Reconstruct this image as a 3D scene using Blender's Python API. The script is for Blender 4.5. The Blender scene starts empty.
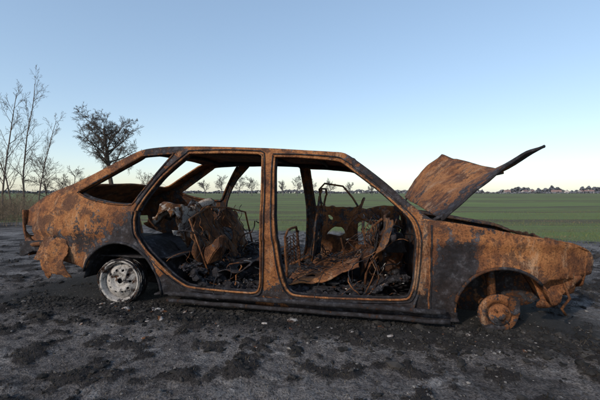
import bpy, math, random
from mathutils import Vector, noise, geometry, Matrix
random.seed(7)
R=math.radians
scn=bpy.context.scene
def N(x,y,z,s=1.0): return noise.noise(Vector((x*s,y*s,z*s)))
def sm(a,b,x):
    t=max(0.0,min(1.0,(x-a)/(b-a))); return t*t*(3-2*t)
# ---------------------------------------------------------------- materials
def newmat(name,rough=0.9):
    m=bpy.data.materials.new(name); m.use_nodes=True
    nt=m.node_tree; b=nt.nodes['Principled BSDF']; b.inputs['Roughness'].default_value=rough
    b.inputs['Specular IOR Level'].default_value=0.25
    return m,nt,b
def noise_n(nt,vec,scale,detail=8,rough=0.6,dist=0.0):
    n=nt.nodes.new('ShaderNodeTexNoise'); n.inputs['Scale'].default_value=scale
    n.inputs['Detail'].default_value=detail; n.inputs['Roughness'].default_value=rough
    n.inputs['Distortion'].default_value=dist
    nt.links.new(vec,n.inputs['Vector']); return n.outputs['Fac']
def ramp(nt,fac,stops):
    r=nt.nodes.new('ShaderNodeValToRGB'); e=r.color_ramp.elements
    while len(e)<len(stops): e.new(0.5)
    for i,(p,c) in enumerate(stops):
        e[i].position=p; e[i].color=(c if len(c)==4 else (*c,1))
    nt.links.new(fac,r.inputs['Fac']); return r.outputs['Color']
def g(v): return (v,v,v)
def mix(nt,fac,a,b,mode='MIX'):
    m=nt.nodes.new('ShaderNodeMix'); m.data_type='RGBA'; m.blend_type=mode
    if isinstance(fac,(int,float)): m.inputs[0].default_value=fac
    else: nt.links.new(fac,m.inputs[0])
    for k,i in ((a,6),(b,7)):
        if isinstance(k,tuple): m.inputs[i].default_value=(*k,1)
        else: nt.links.new(k,m.inputs[i])
    return m.outputs[2]
def math_n(nt,op,a,b):
    m=nt.nodes.new('ShaderNodeMath'); m.operation=op
    for k,i in ((a,0),(b,1)):
        if isinstance(k,(int,float)): m.inputs[i].default_value=k
        else: nt.links.new(k,m.inputs[i])
    return m.outputs[0]
def coord(nt,scale=(1,1,1),rz=0):
    t=nt.nodes.new('ShaderNodeTexCoord'); mp=nt.nodes.new('ShaderNodeMapping')
    mp.inputs['Scale'].default_value=scale; mp.inputs['Rotation'].default_value=(0,0,rz)
    nt.links.new(t.outputs['Object'],mp.inputs['Vector']); return mp.outputs[0]
def attr(nt,name):
    a=nt.nodes.new('ShaderNodeAttribute'); a.attribute_name=name; return a.outputs['Fac']
def bump(nt,b,h,strength=0.5,dist=0.01):
    n=nt.nodes.new('ShaderNodeBump'); n.inputs['Strength'].default_value=strength; n.inputs['Distance'].default_value=dist
    nt.links.new(h,n.inputs['Height']); nt.links.new(n.outputs[0],b.inputs['Normal'])
def rust(name,bright=1.0,sootbias=0.0,ash=0.0):
    m,nt,b=newmat(name,0.85)
    c=coord(nt); cs=coord(nt,(1,1,0.22))
    n1=noise_n(nt,c,2.6,6,0.62,0.6); n2=noise_n(nt,c,20,5,0.74); n3=noise_n(nt,cs,14,5,0.68); n4=noise_n(nt,c,110,2,0.6)
    f=math_n(nt,'ADD',math_n(nt,'MULTIPLY',n1,0.4),math_n(nt,'MULTIPLY',n2,0.35))
    f=math_n(nt,'ADD',f,math_n(nt,'MULTIPLY',n3,0.25))
    k=bright
    col=ramp(nt,f,[(0.36,(0.045*k,0.021*k,0.015*k)),(0.43,(0.12*k,0.048*k,0.022*k)),(0.49,(0.23*k,0.093*k,0.036*k)),(0.56,(0.33*k,0.145*k,0.055*k)),(0.64,(0.37*k,0.20*k,0.10*k))])
    d=ramp(nt,noise_n(nt,c,5.5,8,0.76,0.3),[(0.51,g(0)),(0.55,g(0.75))])
    col=mix(nt,d,col,(0.058*k,0.031*k,0.023*k))
    p=ramp(nt,noise_n(nt,cs,9,7,0.76,0.2),[(0.55,g(0)),(0.63,g(0.55))])
    col=mix(nt,p,col,(0.40*k,0.26*k,0.165*k))
    pit=ramp(nt,n4,[(0.36,g(0.4)),(0.52,g(1.0))])
    col=mix(nt,0.75,col,pit,'MULTIPLY')
    s=attr(nt,'soot')
    sf=math_n(nt,'ADD',s,math_n(nt,'MULTIPLY',math_n(nt,'SUBTRACT',n1,0.5),1.8))
    sf=math_n(nt,'ADD',sf,math_n(nt,'MULTIPLY',math_n(nt,'SUBTRACT',n2,0.5),1.9))
    sf=math_n(nt,'ADD',sf,math_n(nt,'MULTIPLY',math_n(nt,'SUBTRACT',n3,0.5),0.9))
    sf=math_n(nt,'ADD',sf,sootbias)
    sfr=ramp(nt,sf,[(0.40,g(0)),(0.55,g(0.96))])
    sootc=ramp(nt,n2,[(0.40,(0.009,0.009,0.011)),(0.54,(0.020,0.021,0.026)),(0.64,(0.050,0.053,0.064)),(0.74,(0.13,0.13,0.14))])
    col=mix(nt,sfr,col,sootc)
    if ash>0:
        a=ramp(nt,noise_n(nt,c,9,6,0.7,0.4),[(0.62-ash,g(0)),(0.70-ash,g(0.9))])
        col=mix(nt,a,col,mix(nt,pit,(0.16,0.15,0.145),(0.44,0.42,0.40)))
    nt.links.new(col,b.inputs['Base Color'])
    h=math_n(nt,'ADD',math_n(nt,'MULTIPLY',n2,0.8),math_n(nt,'MULTIPLY',n4,0.35))
    bump(nt,b,h,0.7,0.008)
    return m
M_rust=rust('burnt_rusty_steel')
M_rust_b=rust('rust_bright',1.1,-0.1)
M_rust_d=rust('rust_sooty',0.60,0.34)
M_black=rust('charred_metal',0.42,0.62)
M_ash=rust('ash_metal',0.5,0.3,0.15)
M_wheel=rust('ashy_wheel_steel',0.4,0.35,0.19)

# ---------------------------------------------------------------- mesh helpers
def mkobj(name,verts,faces,mat,parent=None,smooth=True,soot=None):
    me=bpy.data.meshes.new(name); me.from_pydata([tuple(v) for v in verts],[],faces); me.update()
    if smooth: me.polygons.foreach_set('use_smooth',[True]*len(me.polygons))
    if soot is not None:
        a=me.attributes.new('soot','FLOAT','POINT'); a.data.foreach_set('value',soot if isinstance(soot,list) else [soot]*len(verts))
    me.materials.append(mat)
    o=bpy.data.objects.new(name,me); scn.collection.objects.link(o)
    if parent: o.parent=parent
    return o
def empty(name,loc=(0,0,0),rz=0):
    e=bpy.data.objects.new(name,None); e.location=loc; e.rotation_euler=(0,0,rz); e.empty_display_size=0.2
    scn.collection.objects.link(e); return e
def densify(poly,step,smooth=True):
    out=[];n=len(poly)
    for i in range(n):
        p0,p1,p2,p3=[Vector(poly[(i+k)%n]) for k in (-1,0,1,2)]
        L=(p2-p1).length
        if L<1e-6: continue
        k=max(1,int(round(L/step)))
        for j in range(k):
            t=j/k
            if smooth:
                q=0.5*((2*p1)+(p2-p0)*t+(2*p0-5*p1+4*p2-p3)*t*t+(3*p1-p0-3*p2+p3)*t**3)
                lin=p1.lerp(p2,t); q=lin.lerp(q,0.8)
            else: q=p1.lerp(p2,t)
            out.append(q)
    return out
def inside(p,poly):
    x,y=p; c=False; n=len(poly); j=n-1
    for i in range(n):
        xi,yi=poly[i]; xj,yj=poly[j]
        if ((yi>y)!=(yj>y)) and (x<(xj-xi)*(y-yi)/(yj-yi)+xi): c=not c
        j=i
    return c
def panel(name,outer,holes,step,fn,mat,parent,thick=0.0,flip=False,soot=0.0,smooth_outline=True,rag=0.0):
    loops=[densify(outer,step,smooth_outline)]+[densify(h,step,smooth_outline) for h in holes]
    if rag:
        for lp in loops:
            for q in lp:
                q.x+=rag*N(q.x,q.y,1.3,14); q.y+=rag*N(q.x,q.y,7.3,14)
    pts=[];edges=[]
    for lp in loops:
        s=len(pts); pts+=lp; edges+=[(s+i,s+(i+1)%len(lp)) for i in range(len(lp))]
    L=[[(p.x,p.y) for p in lp] for lp in loops]
    xs=[p[0] for p in L[0]]; ys=[p[1] for p in L[0]]
    bcell=set((round(p.x/step*1.4),round(p.y/step*1.4)) for p in pts)
    y=min(ys)+step*.5; row=0
    while y<max(ys):
        x=min(xs)+step*(.5 if row%2 else 0)
        while x<max(xs):
            if (round(x/step*1.4),round(y/step*1.4)) not in bcell and inside((x,y),L[0]) and not any(inside((x,y),h) for h in L[1:]):
                pts.append(Vector((x,y)))
            x+=step
        y+=step*.87; row+=1
    V,E,F,_,_,_=geometry.delaunay_2d_cdt([Vector((p[0],p[1])) for p in pts],edges,[],0,1e-6)
    faces=[]
    for f in F:
        cx=sum(V[i].x for i in f)/3; cy=sum(V[i].y for i in f)/3
        if inside((cx,cy),L[0]) and not any(inside((cx,cy),h) for h in L[1:]):
            faces.append(tuple(reversed(f)) if flip else tuple(f))
    vs=[fn(v.x,v.y) for v in V]
    so=[soot(v.x,v.y) for v in V] if callable(soot) else soot
    o=mkobj(name,vs,faces,mat,parent,True,so)
    if thick:
        md=o.modifiers.new('s','SOLIDIFY'); md.thickness=thick; md.offset=-1
    return o,[[fn(p[0],p[1]) for p in lp] for lp in L]
def tube(name,pts,r,mat,parent,cyclic=False,sides=6,soot=0.0,squash=1.0):
    pts=[Vector(p) for p in pts]; n=len(pts); vs=[];fs=[]
    up=Vector((0,0,1))
    for i,p in enumerate(pts):
        a=pts[(i-1)%n] if (cyclic or i>0) else p; b=pts[(i+1)%n] if (cyclic or i<n-1) else p
        d=(b-a); d=d.normalized() if d.length>1e-9 else Vector((1,0,0))
        ref=up if abs(d.z)<0.9 else Vector((0,1,0))
        s=d.cross(ref).normalized(); t=s.cross(d)
        rr=r[i] if isinstance(r,list) else r
        for k in range(sides):
            an=2*math.pi*k/sides; vs.append(p+s*math.cos(an)*rr+t*math.sin(an)*rr*squash)
    m=n if cyclic else n-1
    for i in range(m):
        for k in range(sides):
            a=i*sides+k;b=i*sides+(k+1)%sides;c=((i+1)%n)*sides+(k+1)%sides;d=((i+1)%n)*sides+k
            fs.append((a,b,c,d))
    if not cyclic:
        fs.append(tuple(reversed(range(sides)))); fs.append(tuple(range((n-1)*sides,n*sides)))
    if callable(soot): soot=[soot(v) for v in vs]
    return mkobj(name,vs,fs,mat,parent,True,soot)
def lathe(name,prof,seg,loc,mat,parent,soot=0.0,wob=0.0):
    vs=[];fs=[];m=len(prof)
    for k in range(seg):
        a=2*math.pi*k/seg
        for (r,w) in prof:
            rr=r+wob*N(math.cos(a)*3,math.sin(a)*3,w*20)
            vs.append((loc[0]+rr*math.cos(a),loc[1]+w,loc[2]+rr*math.sin(a)))
    for k in range(seg):
        for j in range(m-1):
            a=k*m+j;b=((k+1)%seg)*m+j
            fs.append((a,b,b+1,a+1))
    return mkobj(name,vs,fs,mat,parent,True,soot)
def block(name,lo,hi,mat,parent,soot=0.3,jit=0.01,div=5,rot=None):
    import bmesh
    bm=bmesh.new(); bmesh.ops.create_cube(bm,size=1)
    bmesh.ops.bevel(bm,geom=bm.edges[:],offset=0.08,segments=2,affect='EDGES')
    bmesh.ops.subdivide_edges(bm,edges=bm.edges[:],cuts=2,use_grid_fill=True)
    c=(Vector(lo)+Vector(hi))/2; s=Vector(hi)-Vector(lo)
    for v in bm.verts:
        q=Vector((v.co.x*s.x,v.co.y*s.y,v.co.z*s.z))
        if rot: q=rot@q
        q+=c
        v.co=q+Vector((N(q.x,q.y,q.z,9),N(q.x+5,q.y,q.z,9),N(q.x,q.y+9,q.z,9)))*jit*2
    me=bpy.data.meshes.new(name); bm.to_mesh(me); bm.free()
    a=me.attributes.new('soot','FLOAT','POINT'); a.data.foreach_set('value',[soot]*len(me.vertices))
    me.materials.append(mat); o=bpy.data.objects.new(name,me); scn.collection.objects.link(o); o.parent=parent
    return o
# ---------------------------------------------------------------- CAR
ANG=math.atan2(-0.2195,0.9756)
car=empty('burnt_car',(-1.30,2.55,0),ANG)
W=1.62
RA=(-0.01,0.12,0.325)
FA=(2.515,0.12,0.255)
def inset(u,z):
    if z<0.66: v=0.012+0.35*(z-0.45)**2
    else: v=0.0275+(z-0.66)*0.37
    if u>2.55: v+=0.58*(u-2.55)**2
    if u<-0.45: v+=0.42*(u+0.45)**2
    for (cu,cz,r) in (RA,FA):
        d=math.hypot(u-cu,z-cz)-r
        if d<0.07 and z>cz-.05: v-=0.022*(1-sm(0,0.06,abs(d)))
    if z<0.66: v+=0.010*(1-sm(.475,.50,z))-0.004*math.exp(-((z-.51)/.018)**2)
    v+=0.011*N(u,z,2.2,2.6)+0.005*N(u,z,5,9)
    return v
def arc(c,r,a0,a1,n):
    return [(c[0]+r*math.cos(R(a0+(a1-a0)*i/n)),c[1]+r*math.sin(R(a0+(a1-a0)*i/n))) for i in range(n+1)]
top=[(2.11,.64),(2.088,.668),(1.97,.765),(1.857,.869),(1.72,.98),(1.60,1.063),(1.50,1.078),(1.36,1.09),(1.019,1.118),(.54,1.143),(.257,1.148),(.09,1.135),(-.02,1.10),(-.25,.985),(-.467,.877),(-.646,.815),(-.80,.755),(-.965,.665),(-.985,.60),(-.975,.545)]
outer=[(3.01,.335),(3.01,.335),(3.02,.42),(2.985,.475),(2.88,.508),(2.635,.558),(2.38,.605),(2.2,.632)]+top+[(-.95,.54),(-.86,.54),(-.86,.54),(-.855,.46),(-.90,.45),(-.85,.40),(-.62,.30),(-.62,.30),(-.40,.26),(-.325,.235)]
outer+=[p for p in arc(RA[:2],RA[2],160,-6,12)]
outer+=[(.345,.065),(.345,.065),(.9,.045),(1.5,.03),(2.30,.018),(2.30,.018)]
outer+=[(2.275,.07)]+[p for p in arc(FA[:2],FA[2],172,40,10)]+[(2.76,.305),(2.76,.305),(2.9,.315)]
qwin=[(-.42,.806),(-.42,.806),(-.22,.918),(.03,1.06),(.08,1.083),(.335,1.095),(.335,1.095),(.255,.99),(.16,.85),(.09,.735),(.06,.715),(-.10,.722),(-.30,.76)]
rdoor=[(.46,1.092),(.46,1.092),(.75,1.09),(.995,1.078),(1.02,1.065),(1.035,.95),(1.055,.75),(1.062,.5),(1.052,.22),(1.03,.145),(.98,.125),(.8,.128),(.58,.14),(.50,.155),(.40,.22),(.27,.345),(.165,.45),(.125,.53),(.118,.62),(.14,.70),(.205,.82),(.30,.945)]
fdoor=[(1.115,1.055),(1.115,1.055),(1.3,1.045),(1.54,1.018),(1.60,.992),(1.72,.90),(1.85,.795),(1.98,.675),(2.02,.62),(2.045,.52),(2.035,.30),(2.01,.18),(1.95,.145),(1.6,.13),(1.33,.13),(1.25,.15),(1.205,.24),(1.165,.5),(1.14,.75),(1.12,.95)]
def soot_side(u,z):
    s=0.0
    s=max(s,0.95*(1-sm(.15,.30,z))*(1 if u>.2 else .7))
    s=max(s,1.0*math.exp(-(((u-.10)/.30)**2+((z-.48)/.22)**2)*1.0))
    s=max(s,0.70*math.exp(-(((u+.30)/.4)**2+((z-.42)/.12)**2)))
    s=max(s,0.30*math.exp(-(((u+.75)/.12)**2+((z-.6)/.2)**2)))
    s=max(s,1.12*math.exp(-(((u-2.26)/.15)**4+((z-.34)/.20)**4)))
    s=max(s,0.55*sm(2.04,2.08,u)*(1-sm(2.12,2.14,u)))
    s=max(s,0.50*math.exp(-((z-.585)/.03)**2)*sm(2.1,2.2,u)*(1-sm(2.45,2.75,u)))
    s=max(s,0.55*sm(.66,.74,z)*sm(1.55,1.65,u))
    s=max(s,0.60*sm(.66,.74,z)*sm(-.02,.10,u)*(1-sm(.4,.48,u)))
    s=max(s,0.20*sm(1.07,1.11,z))
    if 1.0<u<1.26: s=max(s*.45,.12)
    if u>2.45 and z<.52: s-=.12
    if u<-.4: s-=.08
    return s
fnear=lambda u,z:Vector((u,inset(u,z),z))
ffar=lambda u,z:Vector((u,W-inset(u,z),z))
o,loops=panel('side_panel_near',outer,[qwin,rdoor,fdoor],0.022,fnear,M_rust,car,0.028,False,soot_side)
for i,lp in enumerate(loops[1:]):
    tube('aperture_lip_%d'%i,[p+Vector((0,-0.003+.002*N(p.x,p.z,3,9),0)) for p in lp],0.007,M_rust if i!=0 else M_rust_d,car,True,6,0.05)
    tube('aperture_flange_%d'%i,[p+Vector((0,0.04,0)) for p in lp],0.012,M_black,car,True,6,0.3)
    cen=sum(lp,Vector())/len(lp)
    if i: tube('door_rebate_%d'%i,[p+(p-cen).normalized()*.022+Vector((0,-.004,0)) for p in lp],0.0045,M_black,car,True,5,0.2)
o,loops=panel('side_panel_far',outer,[qwin,rdoor,fdoor],0.035,ffar,M_rust_d,car,0.03,True,lambda u,z:0.15)
for i,lp in enumerate(loops[1:]):
    tube('far_aperture_lip_%d'%i,[p+Vector((0,-0.035,0)) for p in lp],0.012,M_rust_d,car,True,6,0.1)
for nm,c,a0,a1 in (('rear_arch_lip',RA,162,-8),('front_arch_lip',FA,172,40)):
    pp=[fnear(u,z)+Vector((0,0.0,0)) for u,z in arc(c[:2],c[2],a0,a1,20)]
    tube(nm,pp,0.010,M_black if c is RA else M_rust_d,car,False,6,0.3)
tube('fender_seam',[fnear(2.125+.006*N(k,0,0,.5),.06+k*.029)+Vector((0,-.001,0)) for k in range(20)],.005,M_black,car,False,5,.4)
tube('fender_edge_bright',[fnear(2.115+.006*N(k,0,0,.5),.08+k*.028)+Vector((0,-.001,0)) for k in range(20)],.006,M_rust_b,car,False,5,-.3)
tube('sill_ridge',[(u,0.0+0.004*N(u,0,0,6),0.105+0.005*N(u,3,0,5)) for u in [0.40+i*.05 for i in range(37)]],0.016,M_black,car,False,8,0.2)
tube('sill_ridge_low',[(u,0.012+0.006*N(u,0,0,6),0.055-0.012*(u/2.2)+0.006*N(u,3,0,5)) for u in [0.38+i*.05 for i in range(38)]],0.014,M_black,car,False,8,0.1)
tp=sorted(set(top[5:18]),key=lambda p:p[0])
def ztop(u):
    if u<=tp[0][0]: return tp[0][1]
    for a,b in zip(tp,tp[1:]):
        if a[0]<=u<=b[0]:
            return a[1]+(b[1]-a[1])*(u-a[0])/(b[0]-a[0])
    return tp[-1][1]
def roof_fn(u,s):
    z=ztop(u); v0=inset(u,z)+0.012; v=v0+(W-2*v0)*s
    e=1-(2*s-1)**4; e2=1-(2*s-1)**2
    crown=0.022*e2; uu=u+0.05*e2*sm(.6,1.6,u)
    if u<0.0: uu-=0.03*e
    dz=0.012*N(u,v,3,3)*e-0.030*e*math.exp(-((u-.8)/.5)**2)
    return Vector((uu,v,z-0.004+crown+dz-.008*sm(1.4,1.6,u)))
ro=[(-.965,0),(-.965,0),(1.585,0),(1.585,0),(1.585,1),(1.585,1),(-.965,1),(-.965,1)]
hw=[(-.50,.16),(-.50,.5),(-.50,.84),(-.46,.9),(-.05,.88),(0.0,.84),(0.0,.16),(-.05,.12),(-.46,.10)]
panel('roof_and_tailgate',ro,[hw],0.04,roof_fn,M_rust,car,0.014,False,lambda u,s:0.3 if u>0 else 0.1)
tube('windscreen_header',[roof_fn(1.565,s/20)+Vector((-.01,0,-.024)) for s in range(1,20)],0.016,M_rust_d,car,False,6,0.3)
for i,uu in enumerate((.15,.95,1.3)):
    tube('roof_bow_%d'%i,[roof_fn(uu,s/20)+Vector((0,0,-.03)) for s in range(21)],0.014,M_black,car,False,6,0.3)
for nm,vv in (('cant_rail_near',0),('cant_rail_far',1)):
    tube(nm,[roof_fn(.2+i*.07,vv)+Vector((0,(0.05 if vv==0 else -0.045),-.035)) for i in range(19)],0.018,M_black,car,False,6,0.3)
def rear_fn(v,z):
    e=1-(2*v/W-1)**2
    return Vector((-.975-0.05*e+0.25*max(0,.52-z)+0.012*N(v,z,1,5),0.10+v*(W-.20)/W,z))
panel('rear_panel',[(0,.665),(0,.665),(W,.665),(W,.665),(W,.30),(W,.30),(0,.30),(0,.30)],[[(.04,.46),(.04,.57),(.3,.57),(.3,.46)],[(1.32,.46),(1.32,.57),(1.58,.57),(1.58,.46)],[(.5,.36),(.5,.5),(1.1,.5),(1.1,.36)]],0.04,rear_fn,M_rust,car,0.015,True,0.2)
def front_fn(v,z):
    e=1-(2*v/W-1)**2
    return Vector((2.965+0.05*e+0.012*N(v,z,1,5)-0.10*max(0,.40-z),0.13+v*(W-.26)/W,z))
panel('front_panel',[(0,.47),(0,.47),(W,.47),(W,.47),(W,.20),(W,.20),(.2,.22),(0,.33)],[[(.06,.36),(.06,.44),(.34,.44),(.34,.36)],[(1.28,.36),(1.28,.44),(1.56,.44),(1.56,.36)],[(.45,.30),(.45,.43),(1.17,.43),(1.17,.30)]],0.035,front_fn,M_rust,car,0.012,True,0.1,True,0.02)
for nm,sg in (('fender_top_near',0),('fender_top_far',1)):
    def ft(u,s,sg=sg):
        z=.632+(u-2.2)*-.160 if u<2.88 else .523-(u-2.88)*.42
        v=inset(u,z)+.11*s
        return Vector((u,v if sg==0 else W-v,z-.004-.025*s*s+.004*N(u,s,2,9)))
    panel(nm,[(2.08,0),(2.08,0),(2.99,0),(2.99,0),(2.99,1),(2.99,1),(2.08,1),(2.08,1)],[],0.05,ft,M_rust,car,0.01,sg==1,0.1)
    def iw(u,z,sg=sg):
        v=.15+.03*N(u,z,3,5); return Vector((u,v if sg==0 else W-v,z))
    panel('inner_wing_'+('near' if sg==0 else 'far'),[(2.1,.58),(2.1,.58),(2.9,.46),(2.9,.46),(2.93,.22),(2.80,.20),(2.76,.16)]+arc((2.515,.12),.25,20,170,8)+[(2.24,.1),(2.1,.1)],[],0.045,iw,M_rust,car,0.01,sg==1,0.25)
def liner(cu,cz,r,a0,a1,d0,d1,nm,mat,soot):
    vs=[];fs=[];n=18;m=6
    for i in range(n+1):
        a=R(a0+(a1-a0)*i/n)
        for j in range(m+1):
            rr=r+.012*N(i*.4,j*.6,cu,1); vs.append((cu+rr*math.cos(a),d0+(d1-d0)*j/m,cz+rr*math.sin(a)))
    for i in range(n):
        for j in range(m): 
            a=i*(m+1)+j; fs.append((a,a+1,a+m+2,a+m+1))
    o=mkobj(nm,vs,fs,mat,car,True,soot); md=o.modifiers.new('s','SOLIDIFY'); md.thickness=.008
for sfx,a,b in (('near',.035,.42),('far',W-.035,W-.42)):
    liner(RA[0],RA[1],RA[2]+.004,-5,172,a,b,'rear_wheelhouse_'+sfx,M_black,0.4)
    liner(FA[0],FA[1],FA[2]+.008,12,185,a,a+(b-a)*.7,'front_wheelhouse_'+sfx,M_rust,0.25)
panel('rear_wheelhouse_wall',[(-.33,.06)]+arc(RA[:2],.33,180,0,10)+[(.33,.06)],[],0.05,lambda u,z:Vector((u,.42,z)),M_black,car,0.01,False,0.5)
panel('rear_wheelhouse_wall_far',[(-.33,.06)]+arc(RA[:2],.33,180,0,10)+[(.33,.06)],[],0.05,lambda u,z:Vector((u,W-.42,z)),M_black,car,0.01,False,0.5)
panel('front_wheelhouse_wall',[(2.25,.02)]+arc(FA[:2],.26,175,20,10)+[(2.80,.2),(2.78,.1)],[],0.05,lambda u,z:Vector((u,.31+.03*N(u,z,1,6),z)),M_rust_d,car,0.01,False,0.2,True,.02)
def circ(c,r,n=10): return [(c[0]+r*math.cos(2*math.pi*i/n),c[1]+r*math.sin(2*math.pi*i/n)) for i in range(n)]
def rear_wheel(u,v,z,sg,nm,mat):
    w=empty(nm,(u,v,z)); w.parent=car
    w.rotation_euler=(R(-3),0,math.pi if sg<0 else R(7))
    def dish(x,y):
        r=math.hypot(x,y)
        d=.024-.030*math.exp(-((r-.072)/.028)**2)+.014*sm(.105,.13,r)
        if r<.035: d-=.018
        return Vector((x,d+.003*N(x,y,1,40),y))
    panel('disc',circ((0,0),.128,28),[circ((.083*math.cos(R(a)),.083*math.sin(R(a))),.010,7) for a in range(0,360,36)]+[circ((0,0),.02,8)],.012,dish,mat,w,.006,False,lambda x,y:.35+.4*N(x,y,0,14))
    lathe('rim_barrel',[(.150,.0),(.153,-.004),(.150,-.010),(.140,-.008),(.137,.0),(.131,.02),(.127,.04),(.125,.08),(.138,.10),(.145,.104)],40,(0,0,0),mat,w,0.3,.004)
    lathe('charred_tyre',[(.150,.004),(.159,.008),(.164,.03),(.165,.07),(.160,.10),(.150,.11)],40,(0,0,0),M_black,w,0.5,.016)
    lathe('brake_drum',[(.0,.03),(.10,.03),(.105,.05),(.105,.1),(0,.1)],28,(0,0,0),M_black,w,.2)
    rng=random.Random(int(u*100)+5)
    for k in range(26):
        wv=rng.uniform(-.012,.11); rr=rng.uniform(.150,.166); ph=rng.uniform(0,9)
        pts=[((rr+.012*N(math.cos(a)*2,math.sin(a)*2,k))*math.cos(a),wv+.012*math.sin(a*2+ph),(rr+.012*N(math.cos(a)*2,math.sin(a)*2,k))*math.sin(a)) for a in [2*math.pi*i/30 for i in range(30)]]
        tube('tyre_wire_%d'%k,pts,.0018,rng.choice([mat,M_ash,M_black]),w,True,4,.2)
rear_wheel(-0.045,.06,.150,1,'rear_wheel',M_wheel)
rear_wheel(-0.045,W-.06,.150,-1,'rear_wheel_far',M_wheel)
def hub(u,v,z,sg,nm):
    w=empty(nm,(u,v,z)); w.parent=car; w.rotation_euler=(R(3),0,(math.pi if sg<0 else 0)+R(8))
    lathe('brake_disc',[(.0,.035),(.07,.035),(.072,.03),(.113,.03),(.115,.034),(.115,.044),(.113,.048),(.0,.048)],32,(0,0,0),M_rust,w,0.45,.002)
    lathe('hub_flange',[(.0,-.012),(.018,-.012),(.024,-.006),(.026,.008),(.058,.010),(.062,.014),(.064,.035),(0,.036)],24,(0,0,0),M_rust,w,0.4)
    lathe('brake_drum',[(.075,.05),(.09,.055),(.09,.1),(0,.1)],24,(0,0,0),M_rust_d,w,0.3)
    for k in range(4):
        a=R(45+90*k); lathe('stud_%d'%k,[(0,-.012),(.006,-.012),(.007,.012)],6,(.043*math.cos(a),0,.043*math.sin(a)),M_rust_d,w,.2)
    block('caliper',(.05,.012,-.0),(.115,.085,.10),M_rust_d,w,.2,.004)
hub(2.51,.045,.092,1,'front_hub'); hub(2.51,W-.045,.092,-1,'front_hub_far')
tube('strut_near',[(2.50,.16,.10),(2.49,.2,.35),(2.48,.24,.52)],.026,M_rust_d,car); tube('strut_far',[(2.50,W-.16,.10),(2.49,W-.2,.35),(2.48,W-.24,.52)],.026,M_rust_d,car)
tube('front_subframe',[(2.50,.12,.10),(2.40,.5,.12),(2.40,W-.5,.12),(2.50,W-.12,.10)],.025,M_rust_d,car)
tube('rear_axle',[(-.04,.1,.14),(-.04,W-.1,.14)],.03,M_black,car)
tube('front_crossmember',[(2.80,.16,.22),(2.88,.3,.20),(2.90,.8,.19),(2.88,1.3,.2),(2.80,W-.16,.22)],.03,M_rust,car)
panel('torn_liner',[(2.66,.34),(2.66,.34),(2.93,.33),(2.90,.24),(2.84,.19),(2.80,.13),(2.75,.12),(2.73,.19),(2.70,.25)],[],.02,lambda u,z:Vector((u,.11+.05*N(u,z,2,9)+.12*(.34-z),z)),M_rust,car,.006,False,.25,True,.03)
tube('dangling_bracket',[(2.86,.12,.28),(2.88,.10,.2),(2.84,.10,.14),(2.87,.12,.10)],.008,M_rust_d,car)
def bonnet_fn(a,b):
    st=[(0,(2.19,.09,.645),(2.735,.10,1.085)),(.10,(2.17,.22,.66),(2.70,.24,1.035)),(.24,(2.15,.42,.675),(2.625,.46,.965)),(.45,(2.12,.70,.70),(2.55,.74,1.02)),(.75,(2.08,1.1,.73),(2.45,1.08,1.10)),(1,(2.055,1.38,.765),(2.385,1.32,1.155))]
    for p,q in zip(st,st[1:]):
        if p[0]<=b<=q[0]+1e-6:
            t=(b-p[0])/(q[0]-p[0]); t=sm(0,1,t)*.5+t*.5
            h=Vector(p[1]).lerp(Vector(q[1]),t); k=Vector(p[2]).lerp(Vector(q[2]),t)
            break
    else:
        h=Vector(st[-1][1]);k=Vector(st[-1][2])
    p=h.lerp(k,a); bow=math.sin(math.pi*a)
    nrm=Vector((-.6,0,.75))
    return p+nrm*(.03*bow+.022*N(a*2,b*3,4,1.6)+.010*N(a*.7,b,4,9))
panel('bonnet',[(0,0),(0,0),(1,0),(1,0),(1,.25),(1,.6),(1,1),(1,1),(0,1),(0,1)],[],.035,bonnet_fn,M_rust,car,.012,False,lambda a,b:.60*(1-sm(.0,.28,b))+.3*(1-sm(.1,.35,a)),True)
tube('bonnet_edge_near',[bonnet_fn(a/20,0)+Vector((0,0,-.01)) for a in range(21)],.009,M_black,car,False,6,.2)
tube('bonnet_edge_front',[bonnet_fn(1,a/30)+Vector((0,0,-.008)) for a in range(31)],.008,M_rust_d,car,False,6,.1)
for i,b in enumerate((.2,.5,.8)): tube('bonnet_rib_%d'%i,[bonnet_fn(a/12,b)+Vector((.02,0,-.02)) for a in range(1,12)],.014,M_rust_d,car)
tube('bonnet_hinge_near',[(2.12,.14,.60),(2.16,.13,.64),(2.22,.12,.67)],.012,M_black,car); tube('bonnet_hinge_far',[(2.05,W-.24,.62),(2.04,W-.25,.70),(2.1,W-.25,.78)],.012,M_black,car)
panel('floor_pan',[(.25,.05),(.25,.05),(2.1,.05),(2.1,.05),(2.1,W-.05),(2.1,W-.05),(.25,W-.05),(.25,W-.05)],[],.05,lambda u,v:Vector((u,v,.085+.012*N(u,v,1,6)+.09*math.exp(-((v-W/2)/.1)**2))),M_black,car,.01,False,.4)
panel('boot_floor',[(-.9,.12),(-.9,.12),(.36,.12),(.36,.12),(.36,W-.12),(.36,W-.12),(-.9,W-.12),(-.9,W-.12)],[],.05,lambda u,v:Vector((u,v,.33+.012*N(u,v,1,6))),M_black,car,.01,False,.4)
def fire(v,z): return Vector((2.07+.04*N(v,z,2,5)-.1*(z<.3)*(.3-z),v,z))
panel('firewall',[(.04,.08),(.04,.08),(W-.04,.08),(W-.04,.08),(W-.04,.64),(W-.04,.64),(.04,.62),(.04,.62)],[circ((.35,.42),.05),circ((.8,.5),.07),circ((1.2,.35),.06),circ((1.3,.53),.04)],.045,fire,M_black,car,.012,False,.0)
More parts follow.
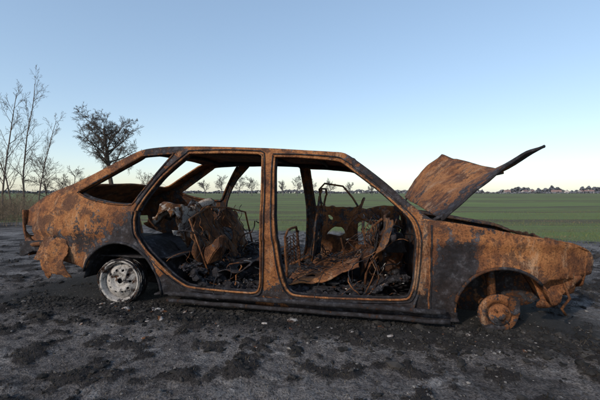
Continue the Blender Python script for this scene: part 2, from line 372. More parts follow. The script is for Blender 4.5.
panel('cowl',[(0,0),(0,0),(1,0),(1,0),(1,1),(1,1),(0,1),(0,1)],[],.06,lambda a,b:Vector((2.02+.14*a,.05+(W-.1)*b,.66-.03*a+.01*N(a,b,2,8))),M_rust_d,car,.015,False,.2)
tube('dash_beam',[(1.90+.03*N(i,0,0,.7),.05+i*.076,.52+.03*N(i,4,0,.6)) for i in range(21)],.022,M_rust_d,car,False,7,.1)
tube('dash_beam_low',[(1.84+.03*N(i,2,0,.7),.1+i*.07,.40+.03*N(i,9,0,.6)) for i in range(21)],.012,M_black,car,False,6,.2)
panel('dash_shell',[(.06,.38),(.06,.38),(.3,.36),(.6,.42),(.9,.34),(1.2,.40),(1.56,.38),(1.56,.63),(1.56,.63),(1.2,.645),(.8,.60),(.4,.63),(.06,.60)],[circ((.35,.5),.06,8),[(.72,.42),(.72,.54),(.95,.54),(.95,.42)],circ((1.25,.52),.07,9)],.03,lambda v,z:Vector((1.86+.06*N(v,z,2,7)+.25*(z-.5),v,z)),M_rust_d,car,.006,False,-.1,True,.05)
panel('dash_drape',[(.45,.25),(.45,.25),(.6,.2),(.9,.28),(1.3,.22),(1.35,.5),(.9,.55),(.6,.48),(.42,.5)],[circ((.65,.36),.05,8),circ((1.05,.4),.06,8)],.035,lambda v,z:Vector((1.78+.10*N(v,z,4,5)+.3*(z-.4),v,z)),M_black,car,.005,False,.0,True,.10)
for i in range(12):
    tube('heater_pipe_%d'%i,[(1.78+.14*N(i,k,0,.7),.15+i*.11+.08*N(i,k,3,.8),.60-.075*k) for k in range(7)],.004+.003*(i%3),[M_rust_d,M_black,M_rust_d][i%3],car)
block('heater_box',(1.80,.62,.16),(2.0,.98,.42),M_rust_d,car,.25,.03)
block('wiper_motor',(1.86,.25,.40),(1.98,.40,.52),M_black,car,.2,.02); block('pedal_box',(1.82,1.1,.15),(1.98,1.3,.4),M_rust_d,car,.2,.03)
for i in range(3): tube('pedal_%d'%i,[(1.95,1.1+.1*i,.5),(1.88,1.1+.1*i,.3),(1.80,1.1+.1*i,.2),(1.77,1.1+.1*i,.21)],.008,M_rust_d,car)
tube('gear_lever',[(1.5,.81,.16),(1.53,.82,.3),(1.50,.83,.42)],.008,M_rust_d,car); tube('handbrake',[(1.05,.81,.17),(1.25,.81,.26)],.012,M_rust_d,car)
sw=Matrix.Translation((1.60,1.20,.60))@Matrix.Rotation(R(-62),4,'Y')
tube('steering_wheel_rim',[sw@Vector((.175*math.cos(a),.175*math.sin(a),.01*math.sin(3*a))) for a in [2*math.pi*i/36 for i in range(36)]],.007,M_rust_d,car,True,6,-.1)
for i,a in enumerate((0,120,240)): tube('steering_spoke_%d'%i,[sw@Vector((0,0,-.03)),sw@Vector((.175*math.cos(R(a)),.175*math.sin(R(a)),0))],.008,M_rust_d,car)
tube('steering_column',[sw@Vector((0,0,-.02)),sw@Vector((0,0,-.45))],.018,M_rust_d,car)
def seat(u,v0,v1,nm,lean,top_z,mat,hf=.13):
    s=empty(nm,(0,0,0)); s.parent=car
    def pan(a,b):
        return Vector((u+a*.52,v0+(v1-v0)*b,.14+hf*a*a+.03*math.sin(b*math.pi)+.025*N(a*3,b*3,u,1.5)))
    panel('seat_pan',[(0,0),(0,0),(1,0),(1,0),(1,1),(1,1),(0,1),(0,1)],[circ((.3,.3),.07,8),circ((.3,.7),.07,8)],.05,pan,mat,s,.008,False,.0,True,.03)
    pts=[]
    for t in range(33):
        a=t/32
        vv=v0+.03 if a<.35 else (v1-.03 if a>.65 else v0+.03+(v1-v0-.06)*(a-.35)/.3)
        zz=.18+(top_z-.18)*(a/.35 if a<.35 else ((1-a)/.35 if a>.65 else 1))
        rnd=.04 if abs(a-.35)<.03 or abs(a-.65)<.03 else 0
        pts.append((u+.0-lean*(zz-.18)+.012*N(t*.4,0,u),vv,zz-rnd))
    tube('back_frame',pts,.010,M_rust_d,s,False,6,-.1)
    tube('back_frame_low',[(u-lean*.2,v0+.03+(v1-v0-.06)*j/8,.36+.02*N(j,0,u,.7)) for j in range(9)],.010,M_rust_d,s,False,6,-.1)
    for k in range(8):
        zz=.26+k*(min(top_z,.80)-.30)/8
        tube('back_spring_%d'%k,[(u-lean*(zz-.18)+.01*math.sin(j*1.6),v0+.03+(v1-v0-.06)*j/16,zz+.02*math.sin(j*1.9)) for j in range(17)],.003,M_rust_d,s,False,4,.1)
    for k in range(5):
        vv=v0+.06+(v1-v0-.12)*k/4
        tube('pan_spring_%d'%k,[(u+.03+.48*j/24,vv+.015*math.sin(j*1.57),.20+.10*(j/24)**2+.008*math.cos(j*1.57)) for j in range(25)],.003,M_rust_d,s,False,4,.1)
    tube('runner',[(u-.02,v0+.05,.11),(u+.55,v0+.05,.12)],.012,M_black,s)
    tube('runner_b',[(u-.02,v1-.05,.11),(u+.55,v1-.05,.12)],.012,M_black,s)
seat(1.16,.30,.78,'front_seat_frame',.05,.52,M_rust,.15)
seat(1.22,.95,1.40,'driver_seat_frame',-.12,.84,M_rust_d)
panel('driver_seat_back_shell',[(.97,.2),(.97,.2),(1.38,.2),(1.38,.2),(1.36,.5),(1.2,.62),(1.0,.5)],[circ((1.15,.38),.06,8)],.03,lambda v,z:Vector((1.22+.12*(z-.18)+.03*N(v,z,1,7),v,z)),M_black,car,.005,False,.0,True,.08)
def rsb(v,z):
    return Vector((.36+.35*(.6-z)+.07*N(v,z,2,4)+.03*N(v,z,6,11)+.15*max(0,z-.5),v,z))
panel('rear_seat_back',[(.28,.16),(.28,.16),(.8,.13),(1.36,.16),(1.36,.16),(1.34,.40),(1.30,.60),(1.1,.64),(.9,.56),(.7,.66),(.45,.60),(.33,.5),(.27,.4)],[circ((.5,.45),.06,8),circ((.95,.42),.08,9),[(.6,.22),(.65,.30),(.85,.28),(.8,.2)],circ((.72,.5),.04,7)],.03,rsb,M_rust_d,car,.006,False,-.1,True,.07)
for k in range(9):
    vv=.32+k*.12
    tube('seat_back_spring_%d'%k,[rsb(vv+.02*math.sin(j*1.6),.2+.48*j/20)+Vector((.03+.01*math.cos(j*1.6),0,0)) for j in range(21)],.0035,M_rust if k%2 else M_black,car,False,4,.1)
tube('rear_seat_frame',[rsb(.28,.18)+Vector((.05,0,0)),rsb(.28,.6)+Vector((.05,0,0)),rsb(.6,.68)+Vector((.05,0,0)),rsb(1.0,.66)+Vector((.05,0,0)),rsb(1.35,.6)+Vector((.05,0,0)),rsb(1.36,.2)+Vector((.05,0,0))],.010,M_rust,car,False,6,.1)
panel('rear_seat_pan',[(0,0),(0,0),(1,0),(1,0),(1,1),(1,1),(0,1),(0,1)],[circ((.6,.3),.12,8)],.06,lambda a,b:Vector((.50+.38*a,.3+1.0*b,.16+.08*a+.05*N(a*2,b*3,3,1.5))),M_black,car,.006,False,.0,True,.06)
block('bent_seat_bracket',(.55,.30,.26),(.60,.38,.50),M_rust_d,car,-.1,.03,5,Matrix.Rotation(R(28),3,'Y'))
panel('ash_parcel_shelf',[(0,0),(0,0),(1,0),(1,0),(1,1),(1,1),(0,1),(0,1)],[],.06,lambda a,b:Vector((.04+.24*a+.06*N(a*2,b*3,3,1.9),.35+.8*b,.60+.09*math.sin(a*3)+.10*N(a*2,b*4,1,1.9))),M_ash,car,.02,False,-.4,True,.12)
panel('ash_insulation',[(.3,.42),(.3,.42),(.5,.38),(.8,.45),(.8,.62),(.5,.66),(.32,.58)],[],.03,lambda v,z:Vector((.27+.06*N(v,z,9,7),v,z)),M_ash,car,.01,False,-.3,True,.10)
panel('far_door_shell',[(1.18,.15),(1.18,.15),(2.0,.15),(2.0,.15),(2.03,.5),(1.99,.66),(1.8,.665),(1.55,.64),(1.3,.66),(1.16,.65),(1.16,.5)],[[(1.3,.36),(1.33,.44),(1.43,.45),(1.47,.38),(1.42,.34)],[(1.62,.28),(1.62,.5),(1.85,.5),(1.85,.28)],circ((1.3,.56),.03,7)],.03,lambda u,z:Vector((u,W-.06+.03*N(u,z,2,6),z)),M_rust_d,car,.012,False,-.05,True,.04)
tube('door_window_frame',[(1.22,W-.06,.62),(1.20,W-.10,.84),(1.26,W-.12,.90),(1.45,W-.12,.87),(1.55,W-.10,.75),(1.62,W-.06,.63)],.011,M_rust_d,car,False,6,.0)
block('engine_block',(2.35,.45,.2),(2.75,1.0,.46),M_rust_d,car,.2,.03); block('gearbox',(2.4,1.0,.2),(2.7,1.35,.4),M_black,car,.2,.03)
block('battery_tray',(2.2,.3,.42),(2.42,.5,.5),M_rust,car,.1,.02); block('radiator',(2.86,.45,.22),(2.90,1.15,.42),M_black,car,.3,.01)
block('air_filter',(2.42,.55,.44),(2.62,.85,.52),M_rust,car,.1,.02)
rng=random.Random(3)
for i in range(170):
    u=rng.uniform(.3,2.0) if i<70 else (rng.uniform(1.6,2.0) if i<150 else rng.uniform(.25,.7)); v=rng.uniform(.15,1.45); z=rng.uniform(.12,.60 if u>1.65 or u<.7 else .28)
    d=Vector((rng.gauss(0,1),rng.gauss(0,1),rng.gauss(0,.5))).normalized(); p=Vector((u,v,z)); pts=[p.copy()]
    for k in range(rng.randint(6,14)):
        d=(d+Vector((rng.gauss(0,1),rng.gauss(0,1),rng.gauss(0,.8)))*.35+Vector((0,0,-.12))).normalized(); p=p+d*.03; p.z=max(.09,p.z); pts.append(p.copy())
    tube('loose_wire_%d'%i,pts,rng.choice([.002,.003,.004,.006]),rng.choice([M_rust,M_rust_d,M_rust_d,M_black,M_black,M_black,M_black,M_ash]),car,False,4,.15)
def chips(name,n,pos,size,mat,parent=None,seed=1,soot=.2,flat=.5):
    rng=random.Random(seed); vs=[];fs=[];so=[]
    ico=[(0,0,1),(.9,0,.3),(.28,.85,.3),(-.72,.52,.3),(-.72,-.52,.3),(.28,-.85,.3),(.72,.52,-.4),(-.28,.85,-.4),(-.9,0,-.4),(-.28,-.85,-.4),(.72,-.52,-.4),(0,0,-.9)]
    fc=[(0,1,2),(0,2,3),(0,3,4),(0,4,5),(0,5,1),(1,6,2),(2,7,3),(3,8,4),(4,9,5),(5,10,1),(2,6,7),(3,7,8),(4,8,9),(5,9,10),(1,10,6),(11,7,6),(11,8,7),(11,9,8),(11,10,9),(11,6,10)]
    for i in range(n):
        p=pos(rng)
        if p is None: continue
        s=size*math.exp(rng.gauss(0,.5)); sx,sy,sz=s*rng.uniform(.6,1.5),s*rng.uniform(.6,1.5),s*flat*rng.uniform(.5,1.2)
        m=Matrix.Rotation(rng.uniform(0,6.3),3,'Z')@Matrix.Rotation(rng.gauss(0,.3),3,'X'); b=len(vs); sv=soot+rng.uniform(-.2,.2)
        for q in ico:
            w=m@Vector((q[0]*sx*rng.uniform(.7,1.2),q[1]*sy*rng.uniform(.7,1.2),q[2]*sz)); vs.append(Vector(p)+w); so.append(sv)
        fs+=[tuple(b+k for k in f) for f in fc]
    return mkobj(name,vs,fs,mat,parent,False,so)
def floorpos(r):
    u=r.uniform(.4,2.0);v=r.uniform(.08,1.5); h=.10+.10*max(0,N(u,v,5,3))+ (.14*sm(.75,.4,u) if u<.75 else 0)+(.12*sm(1.65,2.0,u))
    return (u,v,h+.0)
chips('burnt_interior_rubble',3000,floorpos,.016,M_black,car,4,.35,.8)
chips('interior_ash_flakes',200,floorpos,.010,M_ash,car,5,0.1,.6)
def flap(a,b): return Vector((-.66+.17*a+.10*b*a, -.015-.06*math.sin(b*2.4)+.03*N(a*2,b*2,3,1)+.05*a, .47-.31*b))
panel('torn_rear_valance',[(.1,0),(.1,0),(.9,.05),(1,.05),(1.1,.3),(.95,.6),(.98,.95),(.98,.95),(.6,.85),(.3,.98),(.3,.98),(.2,.6),(.0,.45)],[],.05,flap,M_rust,car,.006,False,0.15,True,.07)
tube('bumper_bracket',[(-.92,.1,.43),(-.80,.04,.40),(-.66,0.0,.42),(-.55,0.02,.40)],.018,M_rust_d,car)
tube('bumper_iron',[(-.95,.2,.36),(-1.0,.8,.34),(-.95,1.4,.36)],.025,M_rust_d,car)
panel('bumper_remnant',[(0,0),(0,0),(1,0),(1,0),(1,1),(.6,.7),(.2,1),(0,1)],[],.07,lambda a,b:Vector((-.93+.26*a,.06-.02*a,.42-.11*b+.02*a)),M_black,car,.02,False,.2,True,.05)
tube('tailpipe',[(-.7,.4,.2),(-.3,.45,.18),(.2,.5,.15)],.02,M_rust,car)

# ---------------------------------------------------------------- GROUND
ca,sa=math.cos(-ANG),math.sin(-ANG)
def to_car(x,y):
    dx,dy=x+1.30,y-2.55
    return dx*ca-dy*sa, dx*sa+dy*ca
def field_edge(x): return 7.6-0.36*max(-6,min(6,x)) + .5*N(x,0,0,.5)
def gh(x,y):
    near=max(0,1-math.hypot(x,y-3)/14)
    u,v=to_car(x,y)
    under=sm(-1.3,-.9,u)*(1-sm(3.0,3.4,u))*sm(-.25,.05,v)*(1-sm(1.6,1.9,v))
    lump=max(0,N(x,y*1.1,3.3,5.5)+.6*N(x,y,1,15)-.10)
    h=.016*N(x,y,0,1.1)+.010*N(x,y,0,4)+near*(.045*lump+.013*N(x,y,8,20)+.008*N(x,y,8,42))*(1-under)+.02*sm(3,30,y)*N(x,y,4,.25)*4
    h-=.010
    d=(v+1.25); h-=.02*math.exp(-(d/.12)**2)*near*(.6+.6*N(x,0,0,2))
    return h,lump*(1-.5*under)
def lines(lo,hi,a,b,st,grow):
    mid=[a+i*st for i in range(int((b-a)/st)+1)]; r=[];x=b;s=st
    while x<hi: s*=grow; x+=s; r.append(x)
    l=[];x=a;s=st
    while x>lo: s*=grow; x-=s; l.append(x)
    return l[::-1]+mid+r
X=lines(-2500,2500,-2.8,2.8,.015,1.07); Y=lines(-60,3000,.95,3.0,.014,1.04)
vs=[];fs=[];cl=[];fl=[];st=[]
for y in Y:
    for x in X:
        h,l=gh(x,y); vs.append((x,y,h)); cl.append(min(1,l*2.6))
        fl.append(sm(-.8,1.0,y-field_edge(x)))
        u,v=to_car(x,y); d=math.hypot(max(0,-.9-u,u-2.9),max(0,-v,v-1.6)); st.append(math.exp(-(d/.34)**1.5))
nx=len(X)
for j in range(len(Y)-1):
    for i in range(nx-1):
        a=j*nx+i; fs.append((a,a+1,a+nx+1,a+nx))
mg,nt,b=newmat('ground_dirt_and_field',.95)
c=coord(nt)
n1=noise_n(nt,c,1.1,6,.6,.5); n2=noise_n(nt,c,16,6,.75); n3=noise_n(nt,c,95,3,.7)
dirt=ramp(nt,math_n(nt,'ADD',math_n(nt,'MULTIPLY',n1,.45),math_n(nt,'MULTIPLY',n2,.55)),[(.39,(.045,.041,.040)),(.46,(.095,.087,.085)),(.53,(.175,.163,.158)),(.61,(.31,.295,.285))])
ashm=ramp(nt,noise_n(nt,coord(nt,(1,1.6,1),R(12)),3.2,8,.78,.4),[(.55,g(0)),(.63,g(.6))])
dirt=mix(nt,ashm,dirt,(.33,.32,.315))
dirt=mix(nt,.9,dirt,ramp(nt,n3,[(.36,g(.3)),(.56,g(1.15))]),'MULTIPLY')
cf=math_n(nt,'ADD',attr(nt,'clump'),math_n(nt,'MULTIPLY',math_n(nt,'SUBTRACT',n2,.5),2.6))
dirt=mix(nt,ramp(nt,cf,[(.12,g(0)),(.48,g(.92))]),dirt,mix(nt,n3,(.006,.006,.006),(.034,.029,.028)))
sf=math_n(nt,'ADD',attr(nt,'soot'),math_n(nt,'MULTIPLY',math_n(nt,'SUBTRACT',n1,.5),1.2))
sf=math_n(nt,'ADD',sf,math_n(nt,'MULTIPLY',math_n(nt,'SUBTRACT',n2,.5),1.4))
dirt=mix(nt,ramp(nt,sf,[(.42,g(0)),(.80,g(.90))]),dirt,(.017,.016,.016))
w1=noise_n(nt,coord(nt,(.010,.14,1)),1,6,.6); w2=noise_n(nt,coord(nt,(.12,.8,1)),1.5,6,.7); w3=noise_n(nt,coord(nt,(.008,.025,1)),1,5,.6)
gf=math_n(nt,'ADD',math_n(nt,'MULTIPLY',w1,.45),math_n(nt,'MULTIPLY',w2,.3)); gf=math_n(nt,'ADD',gf,math_n(nt,'MULTIPLY',w3,.25))
gr=ramp(nt,gf,[(.40,(.13,.115,.060)),(.46,(.13,.145,.056)),(.51,(.125,.170,.052)),(.57,(.16,.205,.065)),(.64,(.23,.23,.115))])
fur=noise_n(nt,coord(nt,(.012,.55,1),R(-5)),1,6,.72)
gr=mix(nt,ramp(nt,fur,[(.49,g(0)),(.55,g(.8))]),gr,(.080,.060,.042))
ff=math_n(nt,'ADD',attr(nt,'field'),math_n(nt,'MULTIPLY',math_n(nt,'SUBTRACT',n2,.5),1.0))
col=mix(nt,ramp(nt,ff,[(.3,g(0)),(.7,g(1))]),dirt,gr)
nt.links.new(col,b.inputs['Base Color'])
bump(nt,b,math_n(nt,'ADD',math_n(nt,'MULTIPLY',n2,.8),math_n(nt,'MULTIPLY',n3,.5)),1.0,.03)
gnd=mkobj('ground',vs,fs,mg,None,True,None)
for nm,d in (('clump',cl),('field',fl),('soot',st)):
    a=gnd.data.attributes.new(nm,'FLOAT','POINT'); a.data.foreach_set('value',d)
ms,nt,b=newmat('stone_bits',.9); oc=coord(nt)
nt.links.new(ramp(nt,noise_n(nt,oc,25,3,.6),[(.35,(.03,.028,.027)),(.5,(.09,.084,.080)),(.68,(.24,.23,.22))]),b.inputs['Base Color'])
def gpos(r):
    y=r.uniform(.9,6.5); x=r.uniform(-1.2,1.2)*y
    if N(x,y,2,1.4)<r.uniform(-.5,.4): return None
    return (x,y,gh(x,y)[0]+.0)
chips('gravel',16000,gpos,.0038,ms,None,11,0,.6)
mb,nt,b=newmat('charred_crumbs',.95); nt.links.new(ramp(nt,noise_n(nt,coord(nt),8,3,.6),[(.4,(.010,.010,.010)),(.65,(.045,.042,.04))]),b.inputs['Base Color'])
def npos(r):
    u=r.uniform(-.9,3.0); v=-abs(r.gauss(0,.22))+.1
    x=-1.30+.9756*u+.2195*v; y=2.55-.2195*u+.9756*v
    return (x,y,gh(x,y)[0]+.002)
chips('charred_debris',3500,npos,.0075,mb,None,12,0,.6)
def cpos(r):
    y=r.uniform(.9,5.5); x=r.uniform(-1.1,1.1)*y
    h,l=gh(x,y)
    if l<.03+r.random()*.05: return None
    return (x,y,h+.001)
chips('soil_clods',9000,cpos,.0085,mb,None,14,0,.7)
def fpos(r):
    u=r.choice([r.gauss(.35,.18),r.uniform(-.3,2.9)]); v=-abs(r.gauss(.10,.12))
    x=-1.30+.9756*u+.2195*v; y=2.55-.2195*u+.9756*v
    return (x,y,gh(x,y)[0]+.004)
chips('ash_shards',70,fpos,.011,M_ash,None,13,.1,.35)
mt,nt,b=newmat('dead_grass',.95); nt.links.new(ramp(nt,noise_n(nt,coord(nt),6,3,.6),[(.35,(.012,.010,.010)),(.55,(.028,.024,.020)),(.75,(.09,.075,.055))]),b.inputs['Base Color'])
mst,nt,b=newmat('dry_straw',.95); nt.links.new(ramp(nt,noise_n(nt,coord(nt),30,2,.6),[(.35,(.05,.042,.032)),(.65,(.20,.17,.12))]),b.inputs['Base Color'])
def blades(name,n,pos,h,w,mat,seed,flat=1.0):
    rng=random.Random(seed); vs=[];fs=[]
    for i in range(n):
        p=pos(rng)
        if p is None: continue
        a=rng.uniform(0,6.28); hh=h*rng.uniform(.4,1.4); ln=rng.uniform(.2,1.0)*hh; q=Vector(p); s=Vector((math.cos(a),math.sin(a),0))
        b2=rng.uniform(0,6.28); l=Vector((math.cos(b2),math.sin(b2),0))*ln; k=len(vs); hz=hh*flat
        vs+=[q-s*w,q+s*w,q+l*.4+s*w*.7+Vector((0,0,hz*.6)),q+l*.4-s*w*.7+Vector((0,0,hz*.6)),q+l+Vector((0,0,hz))]
        fs+=[(k,k+1,k+2,k+3),(k+3,k+2,k+4)]
    return mkobj(name,vs,fs,mat,None,False)
def tpos(r):
    y=r.uniform(.9,5.5); x=r.uniform(-1.1,1.1)*y
    h,l=gh(x,y)
    if l<.06: return None
    return (x,y,h-.002)
blades('burnt_grass',45000,tpos,.016,.0018,mt,21)
def spos(r):
    y=r.uniform(.9,5.0); x=r.uniform(-1.1,1.1)*y
    if N(x,y,12,1.8)<r.uniform(-.2,.5): return None
    return (x,y,gh(x,y)[0]+.001)
blades('straw_litter',12000,spos,.022,.0011,mst,23,.3)
mgr,nt,b=newmat('green_grass',.8); nt.links.new(ramp(nt,noise_n(nt,coord(nt,(.5,1.6,1)),.9,4,.65),[(.38,(.17,.135,.08)),(.5,(.12,.14,.052)),(.68,(.10,.155,.04))]),b.inputs['Base Color'])
def vpos(r):
    y=4.5+r.random()**1.6*12; x=r.uniform(-1,1)*y
    if y-field_edge(x)<r.uniform(-.9,.9): return None
    if N(x*.12,y*1.1,3)<r.uniform(-.35,.15): return None
    return (x,y,gh(x,y)[0])
blades('grass',45000,vpos,.035,.0035,mgr,22)
# ---------------------------------------------------------------- TREES
def bark(name,c):
    m,nt,b=newmat(name,.95); nt.links.new(ramp(nt,noise_n(nt,coord(nt),5,3,.6),[(.3,tuple(k*.6 for k in c)),(.7,tuple(k*1.4 for k in c))]),b.inputs['Base Color']); return m
M_bark=bark('bark',(.075,.060,.050)); M_bark_haze=bark('bark_haze_tint',(.12,.115,.12)); M_weed=bark('dry_weed',(.15,.115,.08)); M_pop=bark('poplar_bark',(.10,.08,.067))  # bark of the far row is paler and bluer: haze painted into its colour
class TB:
    def __init__(s,seed): s.v=[];s.f=[];s.r=random.Random(seed)
    def seg(s,pts,rad,sides):
        base=len(s.v)
        for i,p in enumerate(pts):
            d=(pts[min(i+1,len(pts)-1)]-pts[max(i-1,0)]); d=d.normalized() if d.length>1e-6 else Vector((0,0,1))
            ref=Vector((0,0,1)) if abs(d.z)<.9 else Vector((1,0,0)); a=d.cross(ref).normalized(); b=a.cross(d)
            for k in range(sides):
                an=6.2832*k/sides; s.v.append(p+a*math.cos(an)*rad[i]+b*math.sin(an)*rad[i])
        for i in range(len(pts)-1):
            for k in range(sides):
                q=base+i*sides; s.f.append((q+k,q+(k+1)%sides,q+sides+(k+1)%sides,q+sides+k))
    def branch(s,p,d,L,r,lv,P):
        n=P['seg'][lv]; pts=[p.copy()];rad=[r];ds=[d.copy()]
        for i in range(n):
            d=(d+Vector((s.r.gauss(0,1),s.r.gauss(0,1),s.r.gauss(0,1)))*P['wob'][lv]+Vector((0,0,P['up'][lv]))).normalized()
            p=p+d*L/n; pts.append(p.copy()); rad.append(max(r*(1-(i+1)/n*(.75 if lv<P['max'] else .9)),P['rmin'])); ds.append(d.copy())
        s.seg(pts,rad,6 if lv==0 else (4 if lv==1 else 3))
        if lv>=P['max']: return
        for k in range(P['n'][lv]):
            t=P['start'][lv]+(1-P['start'][lv])*((k+s.r.random())/P['n'][lv]); x=t*n; i=min(int(x),n-1); q=pts[i].lerp(pts[i+1],x-i)
            dd=ds[i]; ref=Vector((0,0,1)) if abs(dd.z)<.9 else Vector((1,0,0)); a=dd.cross(ref).normalized(); b=a.cross(dd)
            an=s.r.uniform(0,6.2832); sp=R(s.r.gauss(P['ang'][lv],9))
            nd=(dd*math.cos(sp)+(a*math.cos(an)+b*math.sin(an))*math.sin(sp)).normalized()
            s.branch(q,nd,L*P['len'][lv]*(1-P['tap'][lv]*t)*s.r.uniform(.75,1.2),max(rad[i]*.55,P['rmin']),lv+1,P)
oak=dict(max=4,seg=[6,6,5,4,3],wob=[.04,.12,.18,.2,.22],up=[.03,.07,.04,.01,.0],n=[20,9,8,7],start=[.33,.2,.15,.1],ang=[54,46,44,42],len=[.52,.46,.50,.55],tap=[.35,.3,.3,.3],rmin=.0085)
pop=dict(max=3,seg=[10,6,4,3],wob=[.05,.09,.12,.15],up=[.02,.10,.05,0],n=[19,7,4],start=[.2,.2,.2],ang=[36,34,36],len=[.26,.42,.5],tap=[.55,.3,.3],rmin=.003)
small=dict(max=3,seg=[5,5,4,3],wob=[.08,.14,.18,.2],up=[.03,.06,.04,.02],n=[12,8,6],start=[.22,.2,.15],ang=[48,44,42],len=[.62,.5,.5],tap=[.4,.3,.3],rmin=.022)
def tree(name,specs,P,mat,seed):
    t=TB(seed)
    for (x,y,L,r,lean) in specs:
        t.branch(Vector((x,y,-.05)),Vector((lean,0,1)).normalized(),L,r,0,P)
    return mkobj(name,t.v,t.f,mat,None,True)
def at(px,d): return ((px-300)/357*d,d)
x,y=at(113,34); tree('bare_oak_tree',[(x,y,7.0,.24,.01)],oak,M_bark,5)
for i,(px,d,L,ln,rr) in enumerate([(24,13,5.0,.03,.032),(38,15,4.0,.02,.03),(2,11,4.0,-.04,.03),(12,14,4.4,.0,.03),(-22,12,4.8,.05,.035)]):
    x,y=at(px,d); tree('bare_poplar_tree',[(x,y,L,rr,ln)],pop,M_pop,30+i)
for i,(px,d,L) in enumerate([(48,22,3.3),(72,26,3.0),(62,30,2.6),(146,40,3.6),(157,44,4.2),(90,40,2.4)]):
    x,y=at(px,d); P=dict(small); P['rmin']=.007; tree('bare_young_tree',[(x,y,L*.72,.05,0.0)],P,M_bark,50+i)
x0=[]
for px,h in ((205,4.2),(222,4.8),(238,5.2),(252,4.6),(268,5),(283,4),(297,5),(312,4.4),(330,3.8),(350,3.4),(372,3),(185,3.4)):
    x,y=at(px,110+random.uniform(-8,8)); x0.append((x,y,h*.95,.13,0))
tree('distant_tree_row',x0,small,M_bark_haze,90)
sc=TB(77)
for i in range(420):
    d=sc.r.uniform(8.5,15); px=sc.r.triangular(-90,75,0); x,y=at(px,d)
    sc.branch(Vector((x,y,-.02)),Vector((sc.r.gauss(0,.3),sc.r.gauss(0,.3),1)).normalized(),sc.r.uniform(.3,.8)*(1 if px<40 else .55),.005,2,dict(max=4,seg=[0,0,4,3,2],wob=[0,0,.15,.2,.2],up=[0,0,.02,0,0],n=[0,0,6,3],start=[0,0,.2,.2],ang=[0,0,38,38],len=[0,0,.5,.5],tap=[0,0,.4,.3],rmin=.0025))
mkobj('dry_scrub',sc.v,sc.f,M_weed,None,True)
rng=random.Random(8); vs=[];fs=[]
def clumps(px0,px1,d,hmin,hmax,n,q):
    for i in range(n):
        px=rng.uniform(px0,px1); x,y=at(px,d+rng.uniform(-20,20)); hh=(hmin+(hmax-hmin)*(.5+.9*N(px,0,d,.06)+.5*N(px,3,d,.3)))
        z=rng.random()**.7*max(.5,hh); s=rng.uniform(.5,1)*q
        c=Vector((x,y,z)); a=Vector((rng.gauss(0,1),rng.gauss(0,1),rng.gauss(0,1))).normalized()*s; b=a.cross(Vector((rng.gauss(0,1),rng.gauss(0,1),rng.gauss(0,1)))).normalized()*s
        k=len(vs); vs.extend([c-a-b*.6,c+a-b,c+a*.7+b,c-a+b*.8]); fs.append((k,k+1,k+2,k+3))
clumps(478,720,640,2,13,9000,1.6); clumps(500,720,560,.5,5,2500,1.2); clumps(-150,480,620,2,6,9000,1.5)
mf,nt,b=newmat('woodland_haze_tint',.95); nt.links.new(ramp(nt,noise_n(nt,coord(nt),.08,4,.7),[(.35,(.095,.105,.13)),(.65,(.17,.175,.195))]),b.inputs['Base Color'])  # blue-grey base colour carries painted distance haze
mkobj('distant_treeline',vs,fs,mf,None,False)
def flatmat(name,c,sc=2):
    m,nt,b=newmat(name,.9); nt.links.new(ramp(nt,noise_n(nt,coord(nt),sc,3,.6),[(.3,tuple(k*.8 for k in c)),(.7,tuple(min(1,k*1.15) for k in c))]),b.inputs['Base Color']); return m
Mw=flatmat('plaster_haze_tint',(.42,.40,.40)); Mr=flatmat('roof_tiles_haze_tint',(.22,.15,.14)); Mwin=flatmat('window_glass_haze_tint',(.06,.065,.075))  # house colours paled to paint in the distance haze
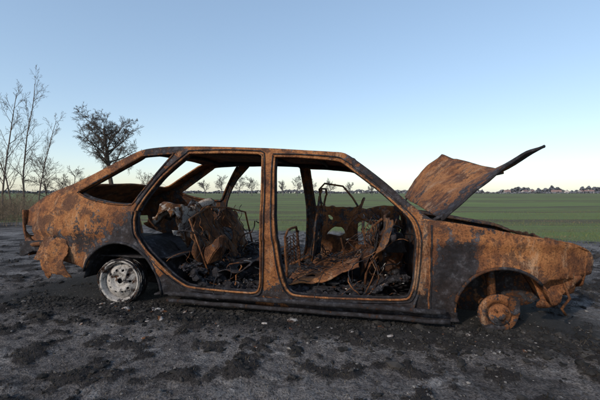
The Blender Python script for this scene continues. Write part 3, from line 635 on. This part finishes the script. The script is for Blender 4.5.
def house(px,d,w,dep,h,rh,rz):
    x,y=at(px,d); e=empty('village_house',(x,y,0),rz)
    a,b2=w/2,dep/2
    mkobj('walls',[(-a,-b2,0),(a,-b2,0),(a,b2,0),(-a,b2,0),(-a,-b2,h),(a,-b2,h),(a,b2,h),(-a,b2,h),(-a,0,h+rh),(a,0,h+rh)],[(0,1,5,4),(2,3,7,6),(1,2,6,9,5),(3,0,4,8,7)],Mw,e,False)
    o=.4
    mkobj('roof',[(-a-o,-b2-o,h-.25),(a+o,-b2-o,h-.25),(a+o,0,h+rh+.12),(-a-o,0,h+rh+.12),(-a-o,b2+o,h-.25),(a+o,b2+o,h-.25)],[(0,1,2,3),(3,2,5,4)],Mr,e,False)
    v=[];f=[]
    for i in range(3):
        cx=-a+w*(i+.5)/3; k=len(v); v+=[(cx-.5,-b2-.03,1),(cx+.5,-b2-.03,1),(cx+.5,-b2-.03,2.2),(cx-.5,-b2-.03,2.2)]; f.append((k,k+1,k+2,k+3))
    mkobj('windows',v,f,Mwin,e,False)
    mkobj('chimney',[(q[0]*.3+w*.2,q[1]*.3,h+rh*.6+q[2]*(rh*.8)) for q in [(-1,-1,0),(1,-1,0),(1,1,0),(-1,1,0),(-1,-1,1),(1,-1,1),(1,1,1),(-1,1,1)]],[(0,1,5,4),(1,2,6,5),(2,3,7,6),(3,0,4,7),(4,5,6,7)],Mr,e,False)
for k,(px,w) in enumerate([(507,9),(525,11),(532,8),(556,13),(567,9),(581,10),(589,12),(612,9)]):
    house(px,585+rng.uniform(-15,15),w,7,3.0,2.6,R(rng.uniform(-50,50)))
# ---------------------------------------------------------------- LIGHT
SE,SR=R(28),R(220)
w=bpy.data.worlds.new('World'); scn.world=w; w.use_nodes=True; nt=w.node_tree
sky=nt.nodes.new('ShaderNodeTexSky'); sky.sky_type='NISHITA'; sky.sun_disc=False; sky.sun_elevation=SE; sky.sun_rotation=SR
sky.air_density=1.0; sky.dust_density=0.8; sky.ozone_density=2.2
gm=nt.nodes.new('ShaderNodeGamma'); gm.inputs[1].default_value=.62; nt.links.new(sky.outputs[0],gm.inputs[0])
hs=nt.nodes.new('ShaderNodeHueSaturation'); hs.inputs['Saturation'].default_value=1.15; hs.inputs['Value'].default_value=2.3
nt.links.new(gm.outputs[0],hs.inputs['Color'])
bg=nt.nodes['Background']; bg.inputs['Strength'].default_value=.15; nt.links.new(hs.outputs[0],bg.inputs['Color'])
sd=bpy.data.lights.new('sun','SUN'); sd.energy=2.6; sd.angle=R(2); sd.color=(1,.86,.70)
so=bpy.data.objects.new('sun',sd); scn.collection.objects.link(so)
dirv=Vector((math.sin(SR)*math.cos(SE),math.cos(SR)*math.cos(SE),math.sin(SE)))
so.rotation_euler=dirv.to_track_quat('Z','Y').to_euler(); so.location=(0,-5,8)
scn.view_settings.view_transform='Standard'; scn.view_settings.look='None'; scn.view_settings.exposure=0
cd=bpy.data.cameras.new('camera'); cam=bpy.data.objects.new('camera',cd); scn.collection.objects.link(cam)
cd.sensor_width=36; cd.lens=21.42; cd.clip_end=6000; cd.clip_start=.05
cam.location=(0,0,.8); cam.rotation_euler=(R(90-1.12),0,0); scn.camera=cam
